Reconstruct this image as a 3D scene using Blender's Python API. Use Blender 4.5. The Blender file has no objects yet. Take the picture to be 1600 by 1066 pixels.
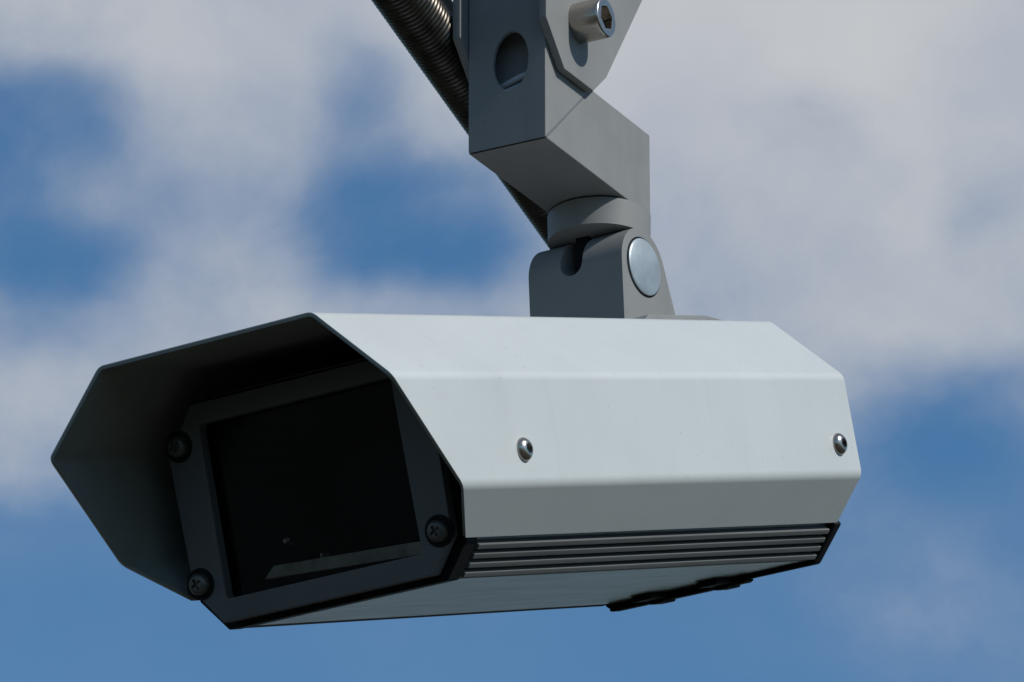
import bpy, bmesh, math
from mathutils import Matrix, Vector, Euler

# ------------------------------------------------------------------ camera, sky, sun, exposure
S = bpy.context.scene
COL = S.collection
R = math.radians

cam_data = bpy.data.cameras.new("camera")
cam_data.sensor_fit = 'HORIZONTAL'
cam_data.sensor_width = 36.0
cam_data.lens = 209.126
cam_data.clip_start = 0.05
cam_data.clip_end = 5000.0
cam = bpy.data.objects.new("camera", cam_data)
COL.objects.link(cam)
CAM_Z = 1.6
CAM_ELEV = 22.239
cam.location = (0.0, 0.0, CAM_Z)
cam.rotation_euler = (R(90.0 + CAM_ELEV), 0.0, 0.0)
S.camera = cam

SUN_ELEV, SUN_ROT = R(39.5), R(119.5)      # rotation clockwise from +Y
SUN_STRENGTH = 4.3
SKY_STRENGTH = 0.10
S.view_settings.view_transform = 'Standard'
S.view_settings.look = 'None'
S.view_settings.exposure = 0.0
S.view_settings.gamma = 1.0
S.render.filter_size = 2.3

sun_data = bpy.data.lights.new("sun", 'SUN')
sun_data.energy = SUN_STRENGTH
sun_data.angle = R(1.6)
sun_data.color = (1.0, 0.965, 0.91)
sun = bpy.data.objects.new("sun", sun_data)
COL.objects.link(sun)
sd = Vector((math.sin(SUN_ROT) * math.cos(SUN_ELEV), math.cos(SUN_ROT) * math.cos(SUN_ELEV), math.sin(SUN_ELEV)))
sun.rotation_euler = sd.to_track_quat('Z', 'Y').to_euler()
sun.location = (4, -4, 8)


class NT:
    """small helper to write node trees as expressions"""
    def __init__(s, tree):
        s.t = tree
    def n(s, kind, **kw):
        nd = s.t.nodes.new(kind)
        for k, v in kw.items():
            setattr(nd, k, v)
        return nd
    def put(s, sock, v):
        if isinstance(v, bpy.types.NodeSocket):
            s.t.links.new(v, sock)
        else:
            sock.default_value = v
    def math(s, op, a, b=0.0, c=None, clamp=False):
        nd = s.n('ShaderNodeMath', operation=op, use_clamp=clamp)
        s.put(nd.inputs[0], a); s.put(nd.inputs[1], b)
        if c is not None: s.put(nd.inputs[2], c)
        return nd.outputs[0]
    def vec(s, op, a, b=(0, 0, 0)):
        nd = s.n('ShaderNodeVectorMath', operation=op)
        s.put(nd.inputs[0], a)
        if op == 'SCALE': s.put(nd.inputs[3], b)
        else: s.put(nd.inputs[1], b)
        return nd
    def mix(s, f, a, b):
        nd = s.n('ShaderNodeMix', data_type='RGBA')
        s.put(nd.inputs[0], f); s.put(nd.inputs[6], a); s.put(nd.inputs[7], b)
        return nd.outputs[2]
    def noise(s, vec, scale, detail=3.0, rough=0.5, out=0):
        nd = s.n('ShaderNodeTexNoise')
        s.put(nd.inputs['Vector'], vec)
        nd.inputs['Scale'].default_value = scale
        nd.inputs['Detail'].default_value = detail
        nd.inputs['Roughness'].default_value = rough
        return nd.outputs[out]
    def smooth(s, v, a, b, lo=0.0, hi=1.0):
        nd = s.n('ShaderNodeMapRange', interpolation_type='SMOOTHSTEP')
        s.put(nd.inputs[0], v)
        nd.inputs[1].default_value = a; nd.inputs[2].default_value = b
        nd.inputs[3].default_value = lo; nd.inputs[4].default_value = hi
        return nd.outputs[0]


def sky_world():
    w = bpy.data.worlds.new("World")
    S.world = w
    w.use_nodes = True
    t = w.node_tree
    t.nodes.clear()
    N = NT(t)
    out = N.n('ShaderNodeOutputWorld')
    bg = N.n('ShaderNodeBackground')
    bg.inputs[1].default_value = SKY_STRENGTH
    sky = N.n('ShaderNodeTexSky', sky_type='NISHITA', sun_disc=False)
    sky.sun_elevation = SUN_ELEV
    sky.sun_rotation = SUN_ROT
    sky.air_density = 1.0
    sky.dust_density = 0.2
    sky.ozone_density = 1.5
    d = N.n('ShaderNodeTexCoord').outputs['Generated']
    # ragged edges: the direction is warped before the cloud banks are looked up
    wrp = N.vec('SUBTRACT', N.noise(d, 30.0, 3.5, 0.5, 1), (0.5, 0.5, 0.5)).outputs[0]
    wrp = N.vec('SCALE', wrp, 0.018).outputs[0]
    dw = N.vec('ADD', d, wrp).outputs[0]
    # scattered cloud over the whole sky ...
    base = N.smooth(N.noise(d, 5.0, 4.0, 0.55), 0.49, 0.68)
    # ... and, low in the north, the banks of the photograph: rows of cloud density by bearing, one row per height in the sky
    def dot(v, ax):
        nd = N.n('ShaderNodeVectorMath', operation='DOT_PRODUCT')
        N.put(nd.inputs[0], v); nd.inputs[1].default_value = ax
        return nd.outputs[1]
    e = R(CAM_ELEV)
    fwd = dot(dw, (0, math.cos(e), math.sin(e)))
    u = N.math('MULTIPLY_ADD', N.math('DIVIDE', dot(dw, (1, 0, 0)), fwd), 9294.5 / 2000, 0.5)        # 0..1 over bearings a little wider than the view
    v = N.math('MULTIPLY_ADD', N.math('DIVIDE', dot(dw, (0, -math.sin(e), math.cos(e))), fwd), -9294.5, 533.0)
    acc = None
    for k, (y, row) in enumerate(CLOUD_ROWS):
        rp = N.n('ShaderNodeValToRGB')
        cr = rp.color_ramp
        cr.interpolation = 'B_SPLINE' 
        while len(cr.elements) < len(row): cr.elements.new(0.5)
        for m, val in enumerate(row):
            cr.elements[m].position = 0.1 + 0.08 * m
        for m, val in enumerate(row):
            cr.elements[m].color = (val, val, val, 1)
        N.put(rp.inputs[0], u)
        if acc is None: acc = rp.outputs[0]
        else: acc = N.mix(N.smooth(v, CLOUD_ROWS[k - 1][0], y), acc, rp.outputs[0])
    wisp = N.math('MULTIPLY_ADD', N.noise(dw, 46.0, 5.0, 0.58), 0.62, -0.31)
    total = acc
    for x, y, rad, wgt in CLOUD_EXTRA:
        dist = N.vec('LENGTH', N.vec('SUBTRACT', dw, tuple(sky_dir(x, y))).outputs[0]).outputs[1]
        total = N.math('MULTIPLY_ADD', N.smooth(dist, 0.0, rad / 9294.5, 1.0, 0.0), wgt, total)
    total = N.math('MULTIPLY_ADD', wisp, N.smooth(acc, 0.0, 0.22, 0.10, 1.0), total)
    near = N.vec('LENGTH', N.vec('SUBTRACT', d, tuple(sky_dir(800, 533))).outputs[0]).outputs[1]
    mask = N.mix(N.smooth(near, R(6.0), R(10.5)), N.smooth(total, -0.14, 1.08), base)
    mask = N.math('MULTIPLY', mask, 0.97)
    shade = N.noise(dw, 20.0, 3.0, 0.5)
    k = 1.0 / SKY_STRENGTH
    grey = N.mix(N.smooth(shade, 0.30, 0.68), (0.46 * k, 0.49 * k, 0.55 * k, 1), (0.555 * k, 0.57 * k, 0.59 * k, 1))
    blue = N.vec('MULTIPLY', sky.outputs[0], (0.47, 0.80, 1.0)).outputs[0]
    col = N.mix(mask, blue, grey)
    t.links.new(col, bg.inputs[0])
    t.links.new(bg.outputs[0], out.inputs[0])


def sky_dir(x, y):
    """direction of a point of the sky named by its place in the 1600-wide photograph"""
    v = Vector(((x - 800) / 9294.5, 1.0, (533 - y) / 9294.5)).normalized()
    e = R(CAM_ELEV)
    return Vector((v.x, v.y * math.cos(e) - v.z * math.sin(e), v.y * math.sin(e) + v.z * math.cos(e)))


CLOUD_ROWS = [
    (-60, (.85, .92, .95, .95, .95, .95, 1, 1, 1, 1, 1)),
    (60,  (.52, .80, .86, .82, .84, .92, .97, 1, 1, 1, .97)),
    (180, (.10, .36, .72, .66, .50, .85, .93, .97, .86, .93, .97)),
    (290, (.06, .36, .52, .50, .06, .52, .86, .90, .80, .78, .80)),
    (390, (.05, .06, .68, .52, .05, .22, .68, .80, .82, .78, .72)),
    (490, (.34, .38, .66, .58, .52, .52, .60, .64, .72, .80, .70)),
    (600, (.64, .62, .55, .50, .45, .45, .45, .50, .56, .50, .30)),
    (720, (.55, .40, .30, .20, .20, .20, .20, .25, .36, .12, .08)),
    (840, (.08, .06, .06, .04, .02, .02, .02, .04, .10, .16, .06)),
    (960, (.00, .00, .02, .03, .05, .02, .00, .02, .07, .24, .12)),
    (1090, (.00, .00, .00, .00, .04, .02, .00, .00, .02, .08, .12))]
CLOUD_EXTRA = [(535, 115, 95, -.30), (560, 210, 120, -.22), (95, 440, 160, -.16), (135, 300, 90, .16), (60, 215, 170, -.16), (180, 225, 90, -.10), (620, 330, 190, -.20), (735, 385, 130, -.24), (560, 385, 110, -.16), (500, 300, 100, -.16), (670, 300, 60, .08), (270, 300, 90, -.10), (1265, 185, 130, -.22), (1525, 320, 90, -.22),
               (400, 330, 130, -.10), (1450, 660, 200, -.25), (1385, 560, 150, .12), (1450, 890, 190, .03), (230, 90, 160, .08)]
sky_world()

# ------------------------------------------------------------------ materials
def material(name, base, rough=0.5, metal=0.0, spec=0.5, var=0.06, vscale=30.0, rvar=0.08, bump=0.0, bscale=400.0, spots=None, coat=0.0, stretch=None, streak=0.0):
    m = bpy.data.materials.new(name)
    m.use_nodes = True
    t = m.node_tree
    N = NT(t)
    p = t.nodes['Principled BSDF']
    co = N.n('ShaderNodeTexCoord').outputs['Object']
    if stretch: co = N.vec('MULTIPLY', co, stretch).outputs[0]
    n1 = N.noise(co, vscale, 5.0, 0.6)
    lo = tuple(c * (1 - var) for c in base) + (1,)
    hi = tuple(min(1, c * (1 + var)) for c in base) + (1,)
    col = N.mix(N.smooth(n1, 0.3, 0.7), lo, hi)
    if spots:
        sc, thr, scol, amt = spots
        sp = N.smooth(N.noise(co, sc, 3.0, 0.6), thr, thr + 0.08)
        col = N.mix(N.math('MULTIPLY', sp, amt), col, tuple(scol) + (1,))
    if streak:
        st = N.noise(N.vec('MULTIPLY', co, (70, 70, 5)).outputs[0], 1.0, 4.0, 0.6)
        col = N.mix(N.math('MULTIPLY', N.smooth(st, 0.50, 0.78), streak), col, tuple(c * 0.72 for c in base) + (1,))
        speck = N.smooth(N.noise(co, 420.0, 2.0, 0.5), 0.735, 0.76)
        col = N.mix(N.math('MULTIPLY', speck, 0.55), col, (0.12, 0.12, 0.105, 1))
    N.put(p.inputs['Base Color'], col)
    N.put(p.inputs['Roughness'], N.math('MULTIPLY_ADD', N.noise(co, vscale * 2.3, 4.0, 0.6), rvar * 2, rough - rvar))
    p.inputs['Metallic'].default_value = metal
    p.inputs['Specular IOR Level'].default_value = spec
    p.inputs['Coat Weight'].default_value = coat
    if bump:
        b = N.n('ShaderNodeBump')
        b.inputs['Strength'].default_value = bump
        b.inputs['Distance'].default_value = 0.0004
        N.put(b.inputs['Height'], N.noise(co, bscale, 4.0, 0.6))
        t.links.new(b.outputs[0], p.inputs['Normal'])
    return m


M = {
    'white':  material("white_powder_coat", (0.412, 0.438, 0.434), 0.42, var=0.03, vscale=9.0, bump=0.10, bscale=900.0, streak=0.13,
                       spots=(38.0, 0.70, (0.33, 0.33, 0.30), 0.3)),
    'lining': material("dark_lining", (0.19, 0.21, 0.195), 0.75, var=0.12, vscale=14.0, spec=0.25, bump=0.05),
    'bezel':  material("charcoal_anodised", (0.078, 0.084, 0.088), 0.5, var=0.08, vscale=20.0, spec=0.4, bump=0.04),
    'black':  material("black_rubber", (0.004, 0.0045, 0.005), 0.7, var=0.15, spec=0.15),
    'alloy':  material("grey_extrusion", (0.11, 0.12, 0.13), 0.36, var=0.16, vscale=16.0, metal=0.3, spec=0.35, bump=0.03, stretch=(9, 0.35, 9)),
    'fin':    material("bright_fin_edges", (0.095, 0.10, 0.099), 0.75, var=0.16, vscale=16.0, stretch=(6, 0.4, 6), spec=0.2),
    'arm':    material("grey_arm_paint", (0.168, 0.172, 0.170), 0.58, spec=0.3, var=0.06, vscale=22.0, bump=0.14, bscale=900.0, streak=0.25,
                       spots=(60.0, 0.69, (0.11, 0.115, 0.115), 0.4)),
    'steel':  material("stainless_steel", (0.40, 0.37, 0.33), 0.27, metal=1.0, var=0.12, vscale=60.0, bump=0.05),
    'cap':    material("galvanised_cap", (0.26, 0.305, 0.33), 0.42, metal=0.3, var=0.12, vscale=70.0, bump=0.1, bscale=300.0),
    'screw':  material("dark_screw", (0.085, 0.085, 0.08), 0.42, metal=0.6, var=0.2, vscale=90.0),
    'hose':   material("dark_conduit_metal", (0.055, 0.050, 0.042), 0.34, metal=0.85, var=0.45, vscale=110.0, rvar=0.14),
    'cable':  material("grey_cable", (0.30, 0.32, 0.34), 0.5, var=0.08),
    'tray':   material("inner_tray", (0.48, 0.43, 0.37), 0.7, var=0.25, vscale=60.0),
    'lens':   material("lens_black", (0.004, 0.004, 0.005), 0.6, var=0.1, spec=0.12),
    'weld':   material("weld_seam", (0.10, 0.105, 0.11), 0.6, var=0.1),
    'ground': material("ground", (0.044, 0.040, 0.033), 0.9, var=0.25, vscale=0.6, spec=0.2),
}


def glass_material():
    m = bpy.data.materials.new("tinted_glass")
    m.use_nodes = True
    t = m.node_tree
    t.nodes.clear()
    N = NT(t)
    out = N.n('ShaderNodeOutputMaterial')
    tr = N.n('ShaderNodeBsdfTransparent')
    tr.inputs[0].default_value = (0.86, 0.87, 0.87, 1)
    gl = N.n('ShaderNodeBsdfGlossy')
    gl.inputs['Roughness'].default_value = 0.12
    gl.inputs[0].default_value = (0.30, 0.33, 0.36, 1)
    fr = N.n('ShaderNodeFresnel')
    fr.inputs[0].default_value = 1.45
    mx = N.n('ShaderNodeMixShader')
    t.links.new(fr.outputs[0], mx.inputs[0])
    t.links.new(tr.outputs[0], mx.inputs[1])
    t.links.new(gl.outputs[0], mx.inputs[2])
    t.links.new(mx.outputs[0], out.inputs[0])
    return m


M['glass'] = glass_material()

# ------------------------------------------------------------------ mesh helpers
def thing(name, label, cat, loc, rot):
    o = bpy.data.objects.new(name, None)
    o.empty_display_size = 0.05
    COL.objects.link(o)
    o.location = loc
    o.rotation_euler = rot
    o['label'] = label
    o['category'] = cat
    return o


def shade(me, angle=35.0):
    for p in me.polygons:
        p.use_smooth = True
    me.set_sharp_from_angle(angle=R(angle))


def finish(name, bm, mat, parent, offset=(0, 0, 0), bevel=0.0, segs=2, angle=35.0, cut=None, label=None, weighted=False):
    """link a bmesh as ONE mesh object under parent; cut = list of bmeshes subtracted from it"""
    bmesh.ops.recalc_face_normals(bm, faces=bm.faces)
    me = bpy.data.meshes.new(name)
    bm.to_mesh(me)
    bm.free()
    o = bpy.data.objects.new(name, me)
    COL.objects.link(o)
    tmp = []
    for cb in (cut or []):
        bmesh.ops.recalc_face_normals(cb, faces=cb.faces)
        cm = bpy.data.meshes.new("cutter")
        cb.to_mesh(cm); cb.free()
        co = bpy.data.objects.new("cutter", cm)
        COL.objects.link(co)
        md = o.modifiers.new("cut", 'BOOLEAN')
        md.operation = 'DIFFERENCE'; md.solver = 'EXACT'; md.object = co
        tmp.append(co)
    if bevel > 0:
        md = o.modifiers.new("bevel", 'BEVEL')
        md.width = bevel; md.segments = segs; md.limit_method = 'ANGLE'; md.angle_limit = R(28)
        md.use_clamp_overlap = True
    def bake(o):
        dg = bpy.context.evaluated_depsgraph_get()
        new = bpy.data.meshes.new_from_object(o.evaluated_get(dg))
        o.modifiers.clear()
        old = o.data
        o.data = new
        bpy.data.meshes.remove(old)
        new.name = name
        return new
    if o.modifiers:
        me = bake(o)
    for co in tmp:
        cm = co.data
        bpy.data.objects.remove(co)
        bpy.data.meshes.remove(cm)
    me.materials.clear()
    me.materials.append(mat)
    shade(me, angle)
    if bevel > 0 or weighted:
        md = o.modifiers.new("normals", 'WEIGHTED_NORMAL')
        md.keep_sharp = True; md.mode = 'FACE_AREA'; md.weight = 60
        me = bake(o)
    o.parent = parent
    o.location = offset
    if label: o['label'] = label
    return o


def prism(bm, pts, axis, a, b):
    """extrude a 2-D outline along an axis: axis 0 -> pts are (y,z); 1 -> (x,z); 2 -> (x,y)"""
    def P(p, h):
        return ((h, p[0], p[1]), (p[0], h, p[1]), (p[0], p[1], h))[axis]
    v0 = [bm.verts.new(P(p, a)) for p in pts]
    v1 = [bm.verts.new(P(p, b)) for p in pts]
    n = len(pts)
    bm.faces.new(v0); bm.faces.new(v1[::-1])
    for i in range(n):
        bm.faces.new((v0[i], v1[i], v1[(i + 1) % n], v0[(i + 1) % n]))
    return bm


def box(bm, x0, x1, y0, y1, z0, z1):
    return prism(bm, [(x0, y0), (x1, y0), (x1, y1), (x0, y1)], 2, z0, z1)


def lathe(bm, prof, axis, centre, seg=48, hole=None):
    """prof: (height along axis, radius) from first cap to last cap"""
    c = Vector(centre)
    e = [Vector((1, 0, 0)), Vector((0, 1, 0)), Vector((0, 0, 1))]
    A = e[axis]; U = e[(axis + 1) % 3]; V = e[(axis + 2) % 3]
    rings = []
    for h, r in prof:
        rings.append([bm.verts.new(c + A * h + (U * math.cos(t) + V * math.sin(t)) * r)
                      for t in [2 * math.pi * k / seg for k in range(seg)]])
    for a, b in zip(rings, rings[1:]):
        for k in range(seg):
            bm.faces.new((a[k], a[(k + 1) % seg], b[(k + 1) % seg], b[k]))
    bm.faces.new(rings[0]); bm.faces.new(rings[-1][::-1])
    return bm


def arc(cx, cy, r, a0, a1, n):
    return [(cx + r * math.cos(R(a0 + (a1 - a0) * k / n)), cy + r * math.sin(R(a0 + (a1 - a0) * k / n))) for k in range(n + 1)]


def fillet(pts, r, n=4):
    """round the inner corners of an open polyline of (x, z, u) points"""
    out = [pts[0]]
    for p0, p1, p2 in zip(pts, pts[1:], pts[2:]):
        a, b, c = Vector(p0), Vector(p1), Vector(p2)
        l0 = (Vector((a.x, a.y)) - Vector((b.x, b.y))).length
        l1 = (Vector((c.x, c.y)) - Vector((b.x, b.y))).length
        s, e2 = b.lerp(a, r / l0), b.lerp(c, r / l1)
        for k in range(n + 1):
            t = k / n
            out.append(tuple((s.lerp(b, t)).lerp(b.lerp(e2, t), t)))
    out.append(pts[-1])
    return out


def sheet(bm, prof, y1, t0, t1):
    """folded sheet metal: profile points (x, z, front y), from depth t0 to t1 inside the outline, running back to y1"""
    n = len(prof)
    nrm = []
    for i in range(n):
        a = Vector(prof[max(i - 1, 0)][:2]); b = Vector(prof[min(i + 1, n - 1)][:2])
        d = (b - a).normalized()
        nrm.append(Vector((d.y, -d.x)))         # points inwards for a profile that runs left -> top -> right
    def pos(i, t):
        return Vector(prof[i][:2]) + nrm[i] * t
    rows = []
    for t in (t0, t1):
        f = [bm.verts.new((pos(i, t).x, prof[i][2], pos(i, t).y)) for i in range(n)]
        r = [bm.verts.new((pos(i, t).x, y1, pos(i, t).y)) for i in range(n)]
        rows.append((f, r))
    (fo, ro), (fi, ri) = rows
    for i in range(n - 1):
        bm.faces.new((fo[i], fo[i + 1], ro[i + 1], ro[i]))
        bm.faces.new((fi[i + 1], fi[i], ri[i], ri[i + 1]))
        bm.faces.new((fo[i + 1], fo[i], fi[i], fi[i + 1]))
        bm.faces.new((ro[i], ro[i + 1], ri[i + 1], ri[i]))
    for i in (0, n - 1):
        bm.faces.new((fo[i], ro[i], ri[i], fi[i]))
    return bm


# ------------------------------------------------------------------ ground
bm = bmesh.new()
box(bm, -600, 600, -600, 600, -0.5, 0.0)
g = finish("ground", bm, M['ground'], None)
g['kind'] = 'structure'
g['label'] = 'plain grey ground far below the raised camera'

# ------------------------------------------------------------------ the camera housing
# housing axes: x across (to the lit side), y from the hood to the back, z up; origin at the middle of the hood's top front edge
H_ROT = Euler((R(18.4494), 0.0, R(-33.4423)))
H_ORG = Vector((-0.1505, 2.7199, 2.7131))
L = 0.4565
H_BASE = Vector((0.0, 0.25, -0.142))
OFF = -H_BASE
hs = thing('security_camera', 'pale grey faceted outdoor camera housing with dark hooded window and ribbed underside', 'security camera',
           H_ORG + H_ROT.to_matrix() @ H_BASE, H_ROT)

SEC = [(0.0650, 0.0, -0.0031), (0.1045, -0.0394, -0.0031), (0.1046, -0.0949, 0.0439), (0.0841, -0.1178, 0.0706)]
prof = [(-x, z, u) for x, z, u in SEC[::-1]] + SEC
prof = fillet(prof, 0.0032, 5)
bm = sheet(bmesh.new(), prof, L, 0.0, 0.0006)
shell = finish('sun_shield', bm, M['white'], hs, OFF, angle=50, weighted=True)
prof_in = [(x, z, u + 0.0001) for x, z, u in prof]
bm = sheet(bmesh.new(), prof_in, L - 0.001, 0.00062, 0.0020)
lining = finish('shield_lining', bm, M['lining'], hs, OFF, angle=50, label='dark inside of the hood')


def button_screw(name, mat, parent, y, z, x0, r, h, off):
    bm = bmesh.new()
    pr = [(0.0, r)] + [(h * math.sin(R(a)), r * math.cos(R(a))) for a in (12, 24, 36, 48, 60)]
    pr = [(-0.001, r)] + pr
    lathe(bm, pr, 0, (x0, y, z), 40)
    ct = bmesh.new()
    prism(ct, [(y + r * 0.46 * math.cos(R(60 * k + 12)), z + r * 0.46 * math.sin(R(60 * k + 12))) for k in range(6)], 0, x0 + h * 0.25, x0 + h * 2)
    return finish(name, bm, mat, parent, off, angle=40, cut=[ct])


for sy in (0.1060, 0.4362):
    button_screw('shield_screw', M['steel'], shell, sy, -0.0778, 0.1046, 0.0062, 0.0042, (0, 0, 0))
for sy in (0.1060, 0.4362):                         # the same two on the far side
    s = button_screw('shield_screw', M['steel'], shell, sy, -0.0778, 0.1046, 0.0062, 0.0042, (0, 0, 0))
    s.data.transform(Matrix.Scale(-1, 4, Vector((1, 0, 0))))
    s.data.flip_normals()

# window bezel ---------------------------------------------------------------
def ring_plate(bm, outer, inner, y0, y1):
    vo0 = [bm.verts.new((x, y0, z)) for x, z in outer]; vo1 = [bm.verts.new((x, y1, z)) for x, z in outer]
    vi0 = [bm.verts.new((x, y0, z)) for x, z in inner]; vi1 = [bm.verts.new((x, y1, z)) for x, z in inner]
    n = len(outer)
    for i in range(n):
        j = (i + 1) % n
        bm.faces.new((vo0[i], vo0[j], vi0[j], vi0[i]))
        bm.faces.new((vo1[j], vo1[i], vi1[i], vi1[j]))
        bm.faces.new((vo0[j], vo0[i], vo1[i], vo1[j]))
        bm.faces.new((vi0[i], vi0[j], vi1[j], vi1[i]))
    return bm


def sym(p):
    return p + [(-x, z) for x, z in p[::-1]]


PY = 0.0665
outer = sym([(0.0640, -0.1330), (0.0790, -0.1145), (0.0805, -0.0450), (0.0620, -0.0205)])
inner = sym([(0.0585, -0.1212), (0.0597, -0.1200), (0.0590, -0.0330), (0.0575, -0.0315)])
bezel = finish('window_bezel', ring_plate(bmesh.new(), outer, inner, PY, PY + 0.007), M['bezel'], hs, OFF, bevel=0.0011)
for sx, sz in ((-0.0728, -0.0400), (0.0728, -0.0400), (-0.0738, -0.1110), (0.0722, -0.1120)):
    bm = bmesh.new()
    lathe(bm, [(0.001, 0.0082), (-0.0006, 0.0082), (-0.0006, 0.0062), (-0.0002, 0.0060)], 1, (sx, PY, sz), 36)
    w = finish('screw_seat', bm, M['black'], bezel, angle=40)
    bm = bmesh.new()
    lathe(bm, [(-0.0003, 0.0058), (-0.0030, 0.0056), (-0.0042, 0.0047), (-0.0047, 0.0034)], 1, (sx, PY, sz), 36)
    ct = []
    for a in (25, 115):
        cb = bmesh.new()
        ca, sa = math.cos(R(a)), math.sin(R(a))
        q = [(-0.0030, -0.0007), (0.0030, -0.0007), (0.0030, 0.0007), (-0.0030, 0.0007)]
        prism(cb, [(sx + u * ca - v * sa, sz + u * sa + v * ca) for u, v in q], 1, PY - 0.006, PY - 0.0034)
        ct.append(cb)
    finish('bezel_screw', bm, M['screw'], bezel, angle=40, cut=ct)

bm = bmesh.new()
gl = sym([(0.0615, -0.1232), (0.0618, -0.1225), (0.0612, -0.0305), (0.0605, -0.0300)])
prism(bm, gl, 1, PY + 0.0075, PY + 0.0080)
finish('window_glass', bm, M['glass'], hs, OFF)

g_out = sym([(0.0670, -0.1362), (0.0818, -0.1190), (0.0818, -0.0430), (0.0635, -0.0185)])
g_in = sym([(0.0600, -0.1225), (0.0610, -0.1215), (0.0604, -0.0315), (0.0592, -0.0305)])
finish('window_gasket', ring_plate(bmesh.new(), g_out, g_in, PY + 0.0081, PY + 0.0185), M['black'], hs, OFF, bevel=0.0006)

# the alloy body: a trough with a ribbed chamfer on each side ------------------
BY0, BY1 = PY + 0.0187, L - 0.004
FA, FB = Vector((0.0815, -0.1150)), Vector((0.0640, -0.1352))      # the chamfer's ends
b_out = sym([(0.0640, -0.1352), (0.0795, -0.1178), (0.0795, -0.0430), (0.0600, -0.0160)])
b_in = sym([(0.0600, -0.1310), (0.0760, -0.1140), (0.0760, -0.0460), (0.0580, -0.0200)])
body = finish('housing_body', ring_plate(bmesh.new(), b_out, b_in, BY0, BY1), M['alloy'], hs, OFF, bevel=0.0006)
ch0, ch1 = Vector((0.0640, -0.1352)), Vector((0.0795, -0.1178))
cd = (ch1 - ch0).normalized(); cn = Vector((cd.y, -cd.x)); cl = (ch1 - ch0).length
for side in (1, -1):
    for k in range(4):
        t = 0.0044 + k * 0.00545
        w = 0.00165
        base = ch0 + cd * t
        q = [base - cd * w - cn * 0.0005, base - cd * w * 0.9 + cn * 0.0040, base + cd * w * 0.9 + cn * 0.0040, base + cd * w - cn * 0.0005]
        bm = bmesh.new()
        prism(bm, [(side * p.x, p.y) for p in q], 1, BY0 + 0.001, BY1 - 0.001)
        finish('cooling_fin', bm, M['fin'], body, bevel=0.0004)

# inside, seen through the glass ----------------------------------------------
bm = bmesh.new()
box(bm, -0.0560, 0.0560, BY0, BY0 + 0.28, -0.1305, -0.1290)
prism(bm, [(-0.0500, -0.1138), (0.0570, -0.1200), (0.0570, -0.1132), (-0.0430, -0.1080)], 1, 0.0885, 0.0960)
box(bm, -0.0145, -0.0130, 0.0890, 0.0955, -0.1100, -0.1070)
finish('inner_tray', bm, M['tray'], hs, OFF, bevel=0.0004)
bm = bmesh.new()
lathe(bm, [(0.0, 0.026), (0.0, 0.030), (0.05, 0.030), (0.05, 0.026), (0.16, 0.026)], 1, (0.0, BY0 + 0.045, -0.082), 48)
lens = finish('camera_lens', bm, M['lens'], hs, OFF, bevel=0.0006)
bm = bmesh.new()
lathe(bm, [(-0.0012, 0.004), (-0.0010, 0.012), (0.0, 0.022), (0.001, 0.0255)], 1, (0.0, BY0 + 0.044, -0.082), 48)
finish('front_element', bm, M['lens'], lens, angle=60)
bm = bmesh.new()
lathe(bm, [(0.004, 0.0028), (0.0, 0.0028), (-0.0016, 0.0024), (-0.0026, 0.0012)], 1, (-0.0345, 0.0925, -0.0968), 20)
finish('tray_stud', bm, M['steel'], hs, OFF)
bm = bmesh.new()
box(bm, -0.0755, 0.0755, BY0 + 0.30, BY0 + 0.302, -0.113, -0.047)
finish('inner_bulkhead', bm, M['lens'], hs, OFF)

# black rear panel with two latches -------------------------------------------
r_out = sym([(0.0672, -0.1378), (0.0850, -0.1185), (0.0812, -0.1140), (0.0812, -0.0440), (0.0610, -0.0150)])
bm = bmesh.new()
prism(bm, r_out, 1, L - 0.0038, L + 0.0045)
rear = finish('rear_panel', bm, M['black'], hs, OFF, bevel=0.0015)
bm = bmesh.new()
prism(bm, [(-0.0655, -0.1372), (-0.0668, -0.1384), (-0.0655, -0.1396), (0.0215, -0.1396), (0.0240, -0.1384), (0.0225, -0.1372)], 1, L - 0.0045, L + 0.0052)
bar = finish('latch_bar', bm, M['black'], rear, bevel=0.0010)
for lx in (-0.0335, 0.0090):
    bm = bmesh.new()
    box(bm, lx - 0.0070, lx + 0.0070, L - 0.0240, L + 0.0060, -0.1386, -0.1354)
    box(bm, lx - 0.0050, lx + 0.0050, L - 0.0080, L + 0.0066, -0.1407, -0.1384)
    finish('rear_latch', bm, M['black'], rear, bevel=0.0012)

# ------------------------------------------------------------------ the mounting arm
# arm axes: x across, y towards the back, z plumb; origin on the tilt pin
T_ROT = Euler((0.0, 0.0, R(-28.5)))
T_ORG = Vector((0.0482, 3.0207, 2.8724))
arm = thing('mounting_arm', 'grey square steel arm with elbow, bolted side plates and tilting knuckle holding the camera', 'bracket', T_ORG, T_ROT)
HW, YF, YB, ZB, ZM = 0.0238, -0.1070, 0.0163, 0.0380, 0.0878

def oval_cut(a, b, xc, zc, y0, y1):
    cb = bmesh.new()
    prism(cb, [(xc + a * math.cos(2 * math.pi * k / 48), zc + b * math.sin(2 * math.pi * k / 48)) for k in range(48)], 1, y0, y1)
    return cb

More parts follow.
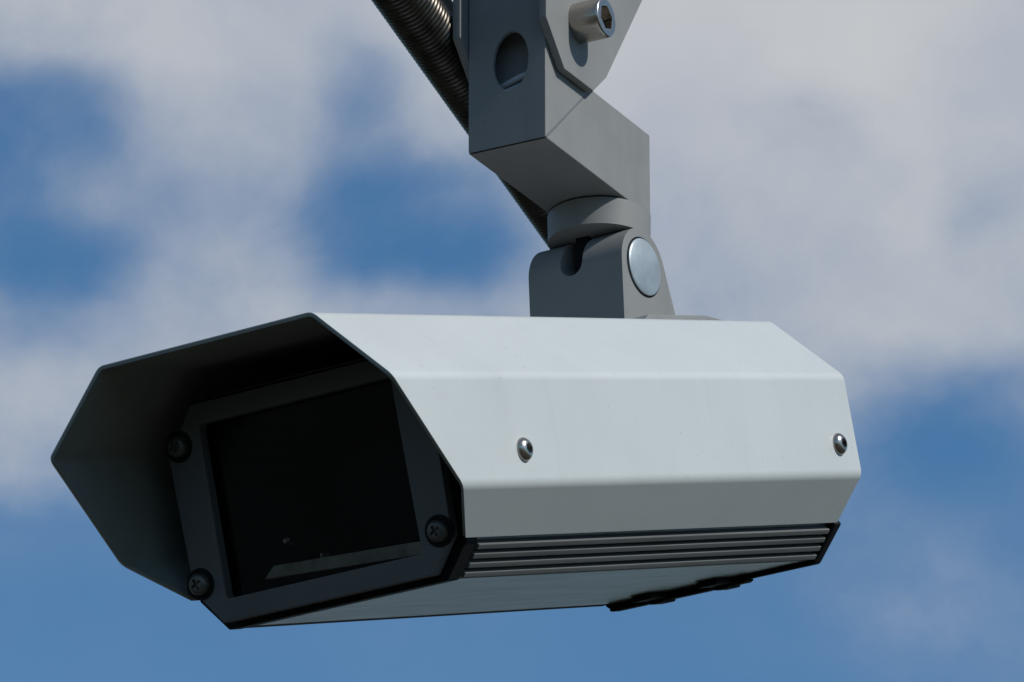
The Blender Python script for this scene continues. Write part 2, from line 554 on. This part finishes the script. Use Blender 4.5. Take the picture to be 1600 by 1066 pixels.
# upright tube, mitred into the short level tube
upr = [(YF, ZB + 0.0), (YF, 0.36), (-0.0535, 0.36), (-0.0535, ZM)]
bm = bmesh.new()
prism(bm, upr, 0, -HW, HW)
inner_cut = bmesh.new()
box(inner_cut, -HW + 0.003, HW - 0.003, YF + 0.003, YF + 0.013, 0.060, 0.30)
upright = finish('upright_tube', bm, M['arm'], arm, bevel=0.0009, cut=[inner_cut, oval_cut(0.0106, 0.0172, 0.0023, 0.0880, YF - 0.02, YF + 0.008)])
bm = bmesh.new()
g2 = 0.00035
lvl = [(YF + g2 * 3, ZB), (YB, ZB), (YB, ZM), (-0.0535 + g2 * 2, ZM)]
prism(bm, lvl, 0, -HW, HW)
finish('level_tube', bm, M['arm'], arm, bevel=0.0009)
for sx in (1, -1):                                                  # thin mitre seam on each side
    bm = bmesh.new()
    a, b = Vector((YF + 0.0012, ZB + 0.0006)), Vector((-0.0540, ZM - 0.0006))
    d = (b - a).normalized(); n = Vector((-d.y, d.x)) * 0.0007
    q = [a - n, b - n, b + n, a + n]
    prism(bm, [(p.x, p.y) for p in q], 0, sx * (HW - 0.0012), sx * (HW - 0.00015))
    finish('mitre_seam', bm, M['weld'], arm)
# scrap of wiring inside the oval hole
bm = bmesh.new()
def tube(bm, path, r, seg=12, rad=None):
    pts = [Vector(p) for p in path]
    rings = []
    for i, p in enumerate(pts):
        d = (pts[min(i + 1, len(pts) - 1)] - pts[max(i - 1, 0)]).normalized()
        u = d.cross(Vector((0.31, 0.17, 0.93))).normalized(); v = d.cross(u)
        rr = rad(i) if rad else r
        rings.append([bm.verts.new(p + (u * math.cos(2 * math.pi * k / seg) + v * math.sin(2 * math.pi * k / seg)) * rr) for k in range(seg)])
    for a, b in zip(rings, rings[1:]):
        for k in range(seg):
            bm.faces.new((a[k], a[(k + 1) % seg], b[(k + 1) % seg], b[k]))
    bm.faces.new(rings[0]); bm.faces.new(rings[-1][::-1])
    return bm
tube(bm, [(-0.019, -0.098, 0.070), (-0.008, -0.0995, 0.0765), (0.004, -0.1000, 0.0800), (0.018, -0.098, 0.084)], 0.0020)
tube(bm, [(-0.019, -0.098, 0.066), (-0.006, -0.1005, 0.0725), (0.006, -0.1010, 0.0745), (0.019, -0.098, 0.077)], 0.0019)
finish('arm_wiring', bm, M['cable'], arm)

# side plates with socket-head bolts
lug = [(-0.1156, 0.35), (-0.1156, 0.1046), (-0.0948, 0.0822), (-0.0611, 0.0826), (-0.0458, 0.0966), (0.0150, 0.1866), (0.0150, 0.35)]
for sx in (1, -1):
    bm = bmesh.new()
    prism(bm, lug, 0, sx * (HW + 0.0004), sx * (HW + 0.0052))
    pl = finish('side_plate', bm, M['arm'], arm, bevel=0.0006)
    bm = bmesh.new()
    X0 = HW + 0.0052
    lathe(bm, [(-0.002, 0.0112), (0.0165, 0.0112), (0.0178, 0.0104)], 0, (X0, -0.0790, 0.1156), 48)
    ct = bmesh.new()
    prism(ct, [(-0.0790 + 0.0072 * math.cos(R(60 * k + 20)), 0.1156 + 0.0072 * math.sin(R(60 * k + 20))) for k in range(6)], 0, X0 + 0.009, X0 + 0.03)
    bo = finish('socket_bolt', bm, M['steel'], pl, cut=[ct], bevel=0.0005)
    if sx < 0:
        bo.data.transform(Matrix.Scale(-1, 4, Vector((1, 0, 0)))); bo.data.flip_normals()

# swivel disc and the tongue that drops into the knuckle
bm = bmesh.new()
lathe(bm, [(0.0205, 0.0270), (0.0210, 0.0284), (0.0366, 0.0286), (0.0370, 0.0280), (0.0370, 0.0262), (0.0379, 0.0262)], 2, (0, 0, 0), 72)
finish('swivel_disc', bm, M['arm'], arm, bevel=0.0)
bm = bmesh.new()
pts = arc(0, 0, 0.0135, 180, 360, 20) + [(0.0135, 0.0208), (-0.0135, 0.0208)]
prism(bm, pts, 0, -0.0078, 0.0002)
finish('swivel_tongue', bm, M['black'], arm, bevel=0.0006)

# knuckle: modelled in the housing's axes because it is tilted with it
K = (T_ROT.to_matrix().to_4x4().inverted() @ Matrix.Translation(-T_ORG)) @ (Matrix.Translation(H_ORG) @ H_ROT.to_matrix().to_4x4())
PYC, PZC, KR = 0.3923, 0.0370, 0.0222
kn = [(0.3612, 0.0062), (0.4186, 0.0062)] + arc(PYC, PZC, KR, 8, 168, 22)
bm = bmesh.new()
prism(bm, kn, 0, -0.0322, 0.0288)
xc, sw = -0.0042, 0.0142
ct = bmesh.new()
prism(ct, arc(xc, 0.0462, sw / 2, 180, 360, 16) + [(xc + sw / 2, 0.075), (xc - sw / 2, 0.075)], 1, 0.33, 0.45)
kk = finish('tilt_knuckle', bm, M['arm'], arm, cut=[ct], bevel=0.0013, segs=3)
kk.data.transform(K)
bm = bmesh.new()
prism(bm, [(0.352, 0.0006), (0.452, 0.0006), (0.4500, 0.0030), (0.4215, 0.0066), (0.3585, 0.0066), (0.352, 0.0030)], 0, -0.046, 0.046)
o = finish('knuckle_foot', bm, M['arm'], arm, bevel=0.0008)
o.data.transform(K)
for sx in (1, -1):
    bm = bmesh.new()
    lathe(bm, [(-0.001, 0.0172), (0.00012, 0.0172)], 0, (0.0288, PYC, PZC), 56)
    o = finish('cap_groove', bm, M['black'], kk)
    bm2 = bmesh.new()
    lathe(bm2, [(-0.001, 0.0161), (0.0009, 0.0161), (0.0016, 0.0150)], 0, (0.0288, PYC, PZC), 56)
    o2 = finish('pin_cap', bm2, M['cap'], kk, angle=50)
    for q in (o, o2):
        if sx < 0:
            q.data.transform(Matrix.Translation((-0.0034, 0, 0)) @ Matrix.Scale(-1, 4, Vector((1, 0, 0)))); q.data.flip_normals()
        q.data.transform(K)

# ------------------------------------------------------------------ the flexible conduit and the thin cable beside it
X_C = -0.0455
p0, p1 = Vector((X_C, -0.1376, 0.1224)), Vector((X_C, 0.0567, 0.0560))
d01 = p1 - p0
a, b = p0 - d01 * 1.1, p0 + d01 * 1.10
Mw = Matrix.Translation(T_ORG) @ T_ROT.to_matrix().to_4x4()
org = Mw @ b
hose = thing('flexible_conduit', 'thick ribbed dark metal conduit slanting behind the grey arm', 'conduit', org, T_ROT)
straight = [a.lerp(b, k / 700.0) for k in range(701)]
end = (Mw.inverted() @ (H_ORG + H_ROT.to_matrix() @ Vector((-0.022, 0.432, 0.012))))
bend = []
for k in range(1, 101):
    t = k / 100.0
    c1 = b + d01.normalized() * 0.035
    c2 = end + (T_ROT.to_matrix().inverted() @ (H_ROT.to_matrix() @ Vector((0, 0, 0.03))))
    bend.append(b * (1 - t) ** 3 + c1 * 3 * t * (1 - t) ** 2 + c2 * 3 * t * t * (1 - t) + end * t ** 3)
path = straight + bend
# resample to an even rib pitch
pts = [path[0]]; step = 0.00072; acc = 0.0
for q0, q1 in zip(path, path[1:]):
    seg = (q1 - q0).length; pos = 0.0
    while acc + (seg - pos) >= step:
        pos += step - acc; acc = 0.0
        pts.append(q0.lerp(q1, pos / seg))
    acc += seg - pos
bm = bmesh.new()
prof4 = (0.0157, 0.0155, 0.0148, 0.0155)
tube(bm, [p - b for p in pts], 0.0146, 28, rad=lambda i: prof4[i % 4])
finish('conduit_hose', bm, M['hose'], hose, angle=60)
bm = bmesh.new()
e0 = end - b
up = (T_ROT.to_matrix().inverted() @ (H_ROT.to_matrix() @ Vector((0, 0, 1)))).normalized()
tube(bm, [e0 - up * 0.0115, e0 + up * 0.010], 0.0175, 6)
finish('conduit_gland', bm, M['screw'], hose, bevel=0.0006)

off = Vector((-0.055, -0.0780, 0.1498)) - p0
bm = bmesh.new()
ca = [p0 - d01 * 1.1, p0 - d01 * 0.5, p0, p0 + d01 * 0.5, p0 + d01 * 0.98]
tube(bm, [p - ca[-1] for p in ca], 0.0030, 16)
c = finish('grey_cable', bm, M['cable'], None)
c.location = Mw @ (ca[-1] + off)
c.rotation_euler = T_ROT
c['label'] = 'thin grey cable running along the upper side of the dark conduit'
c['category'] = 'cable'
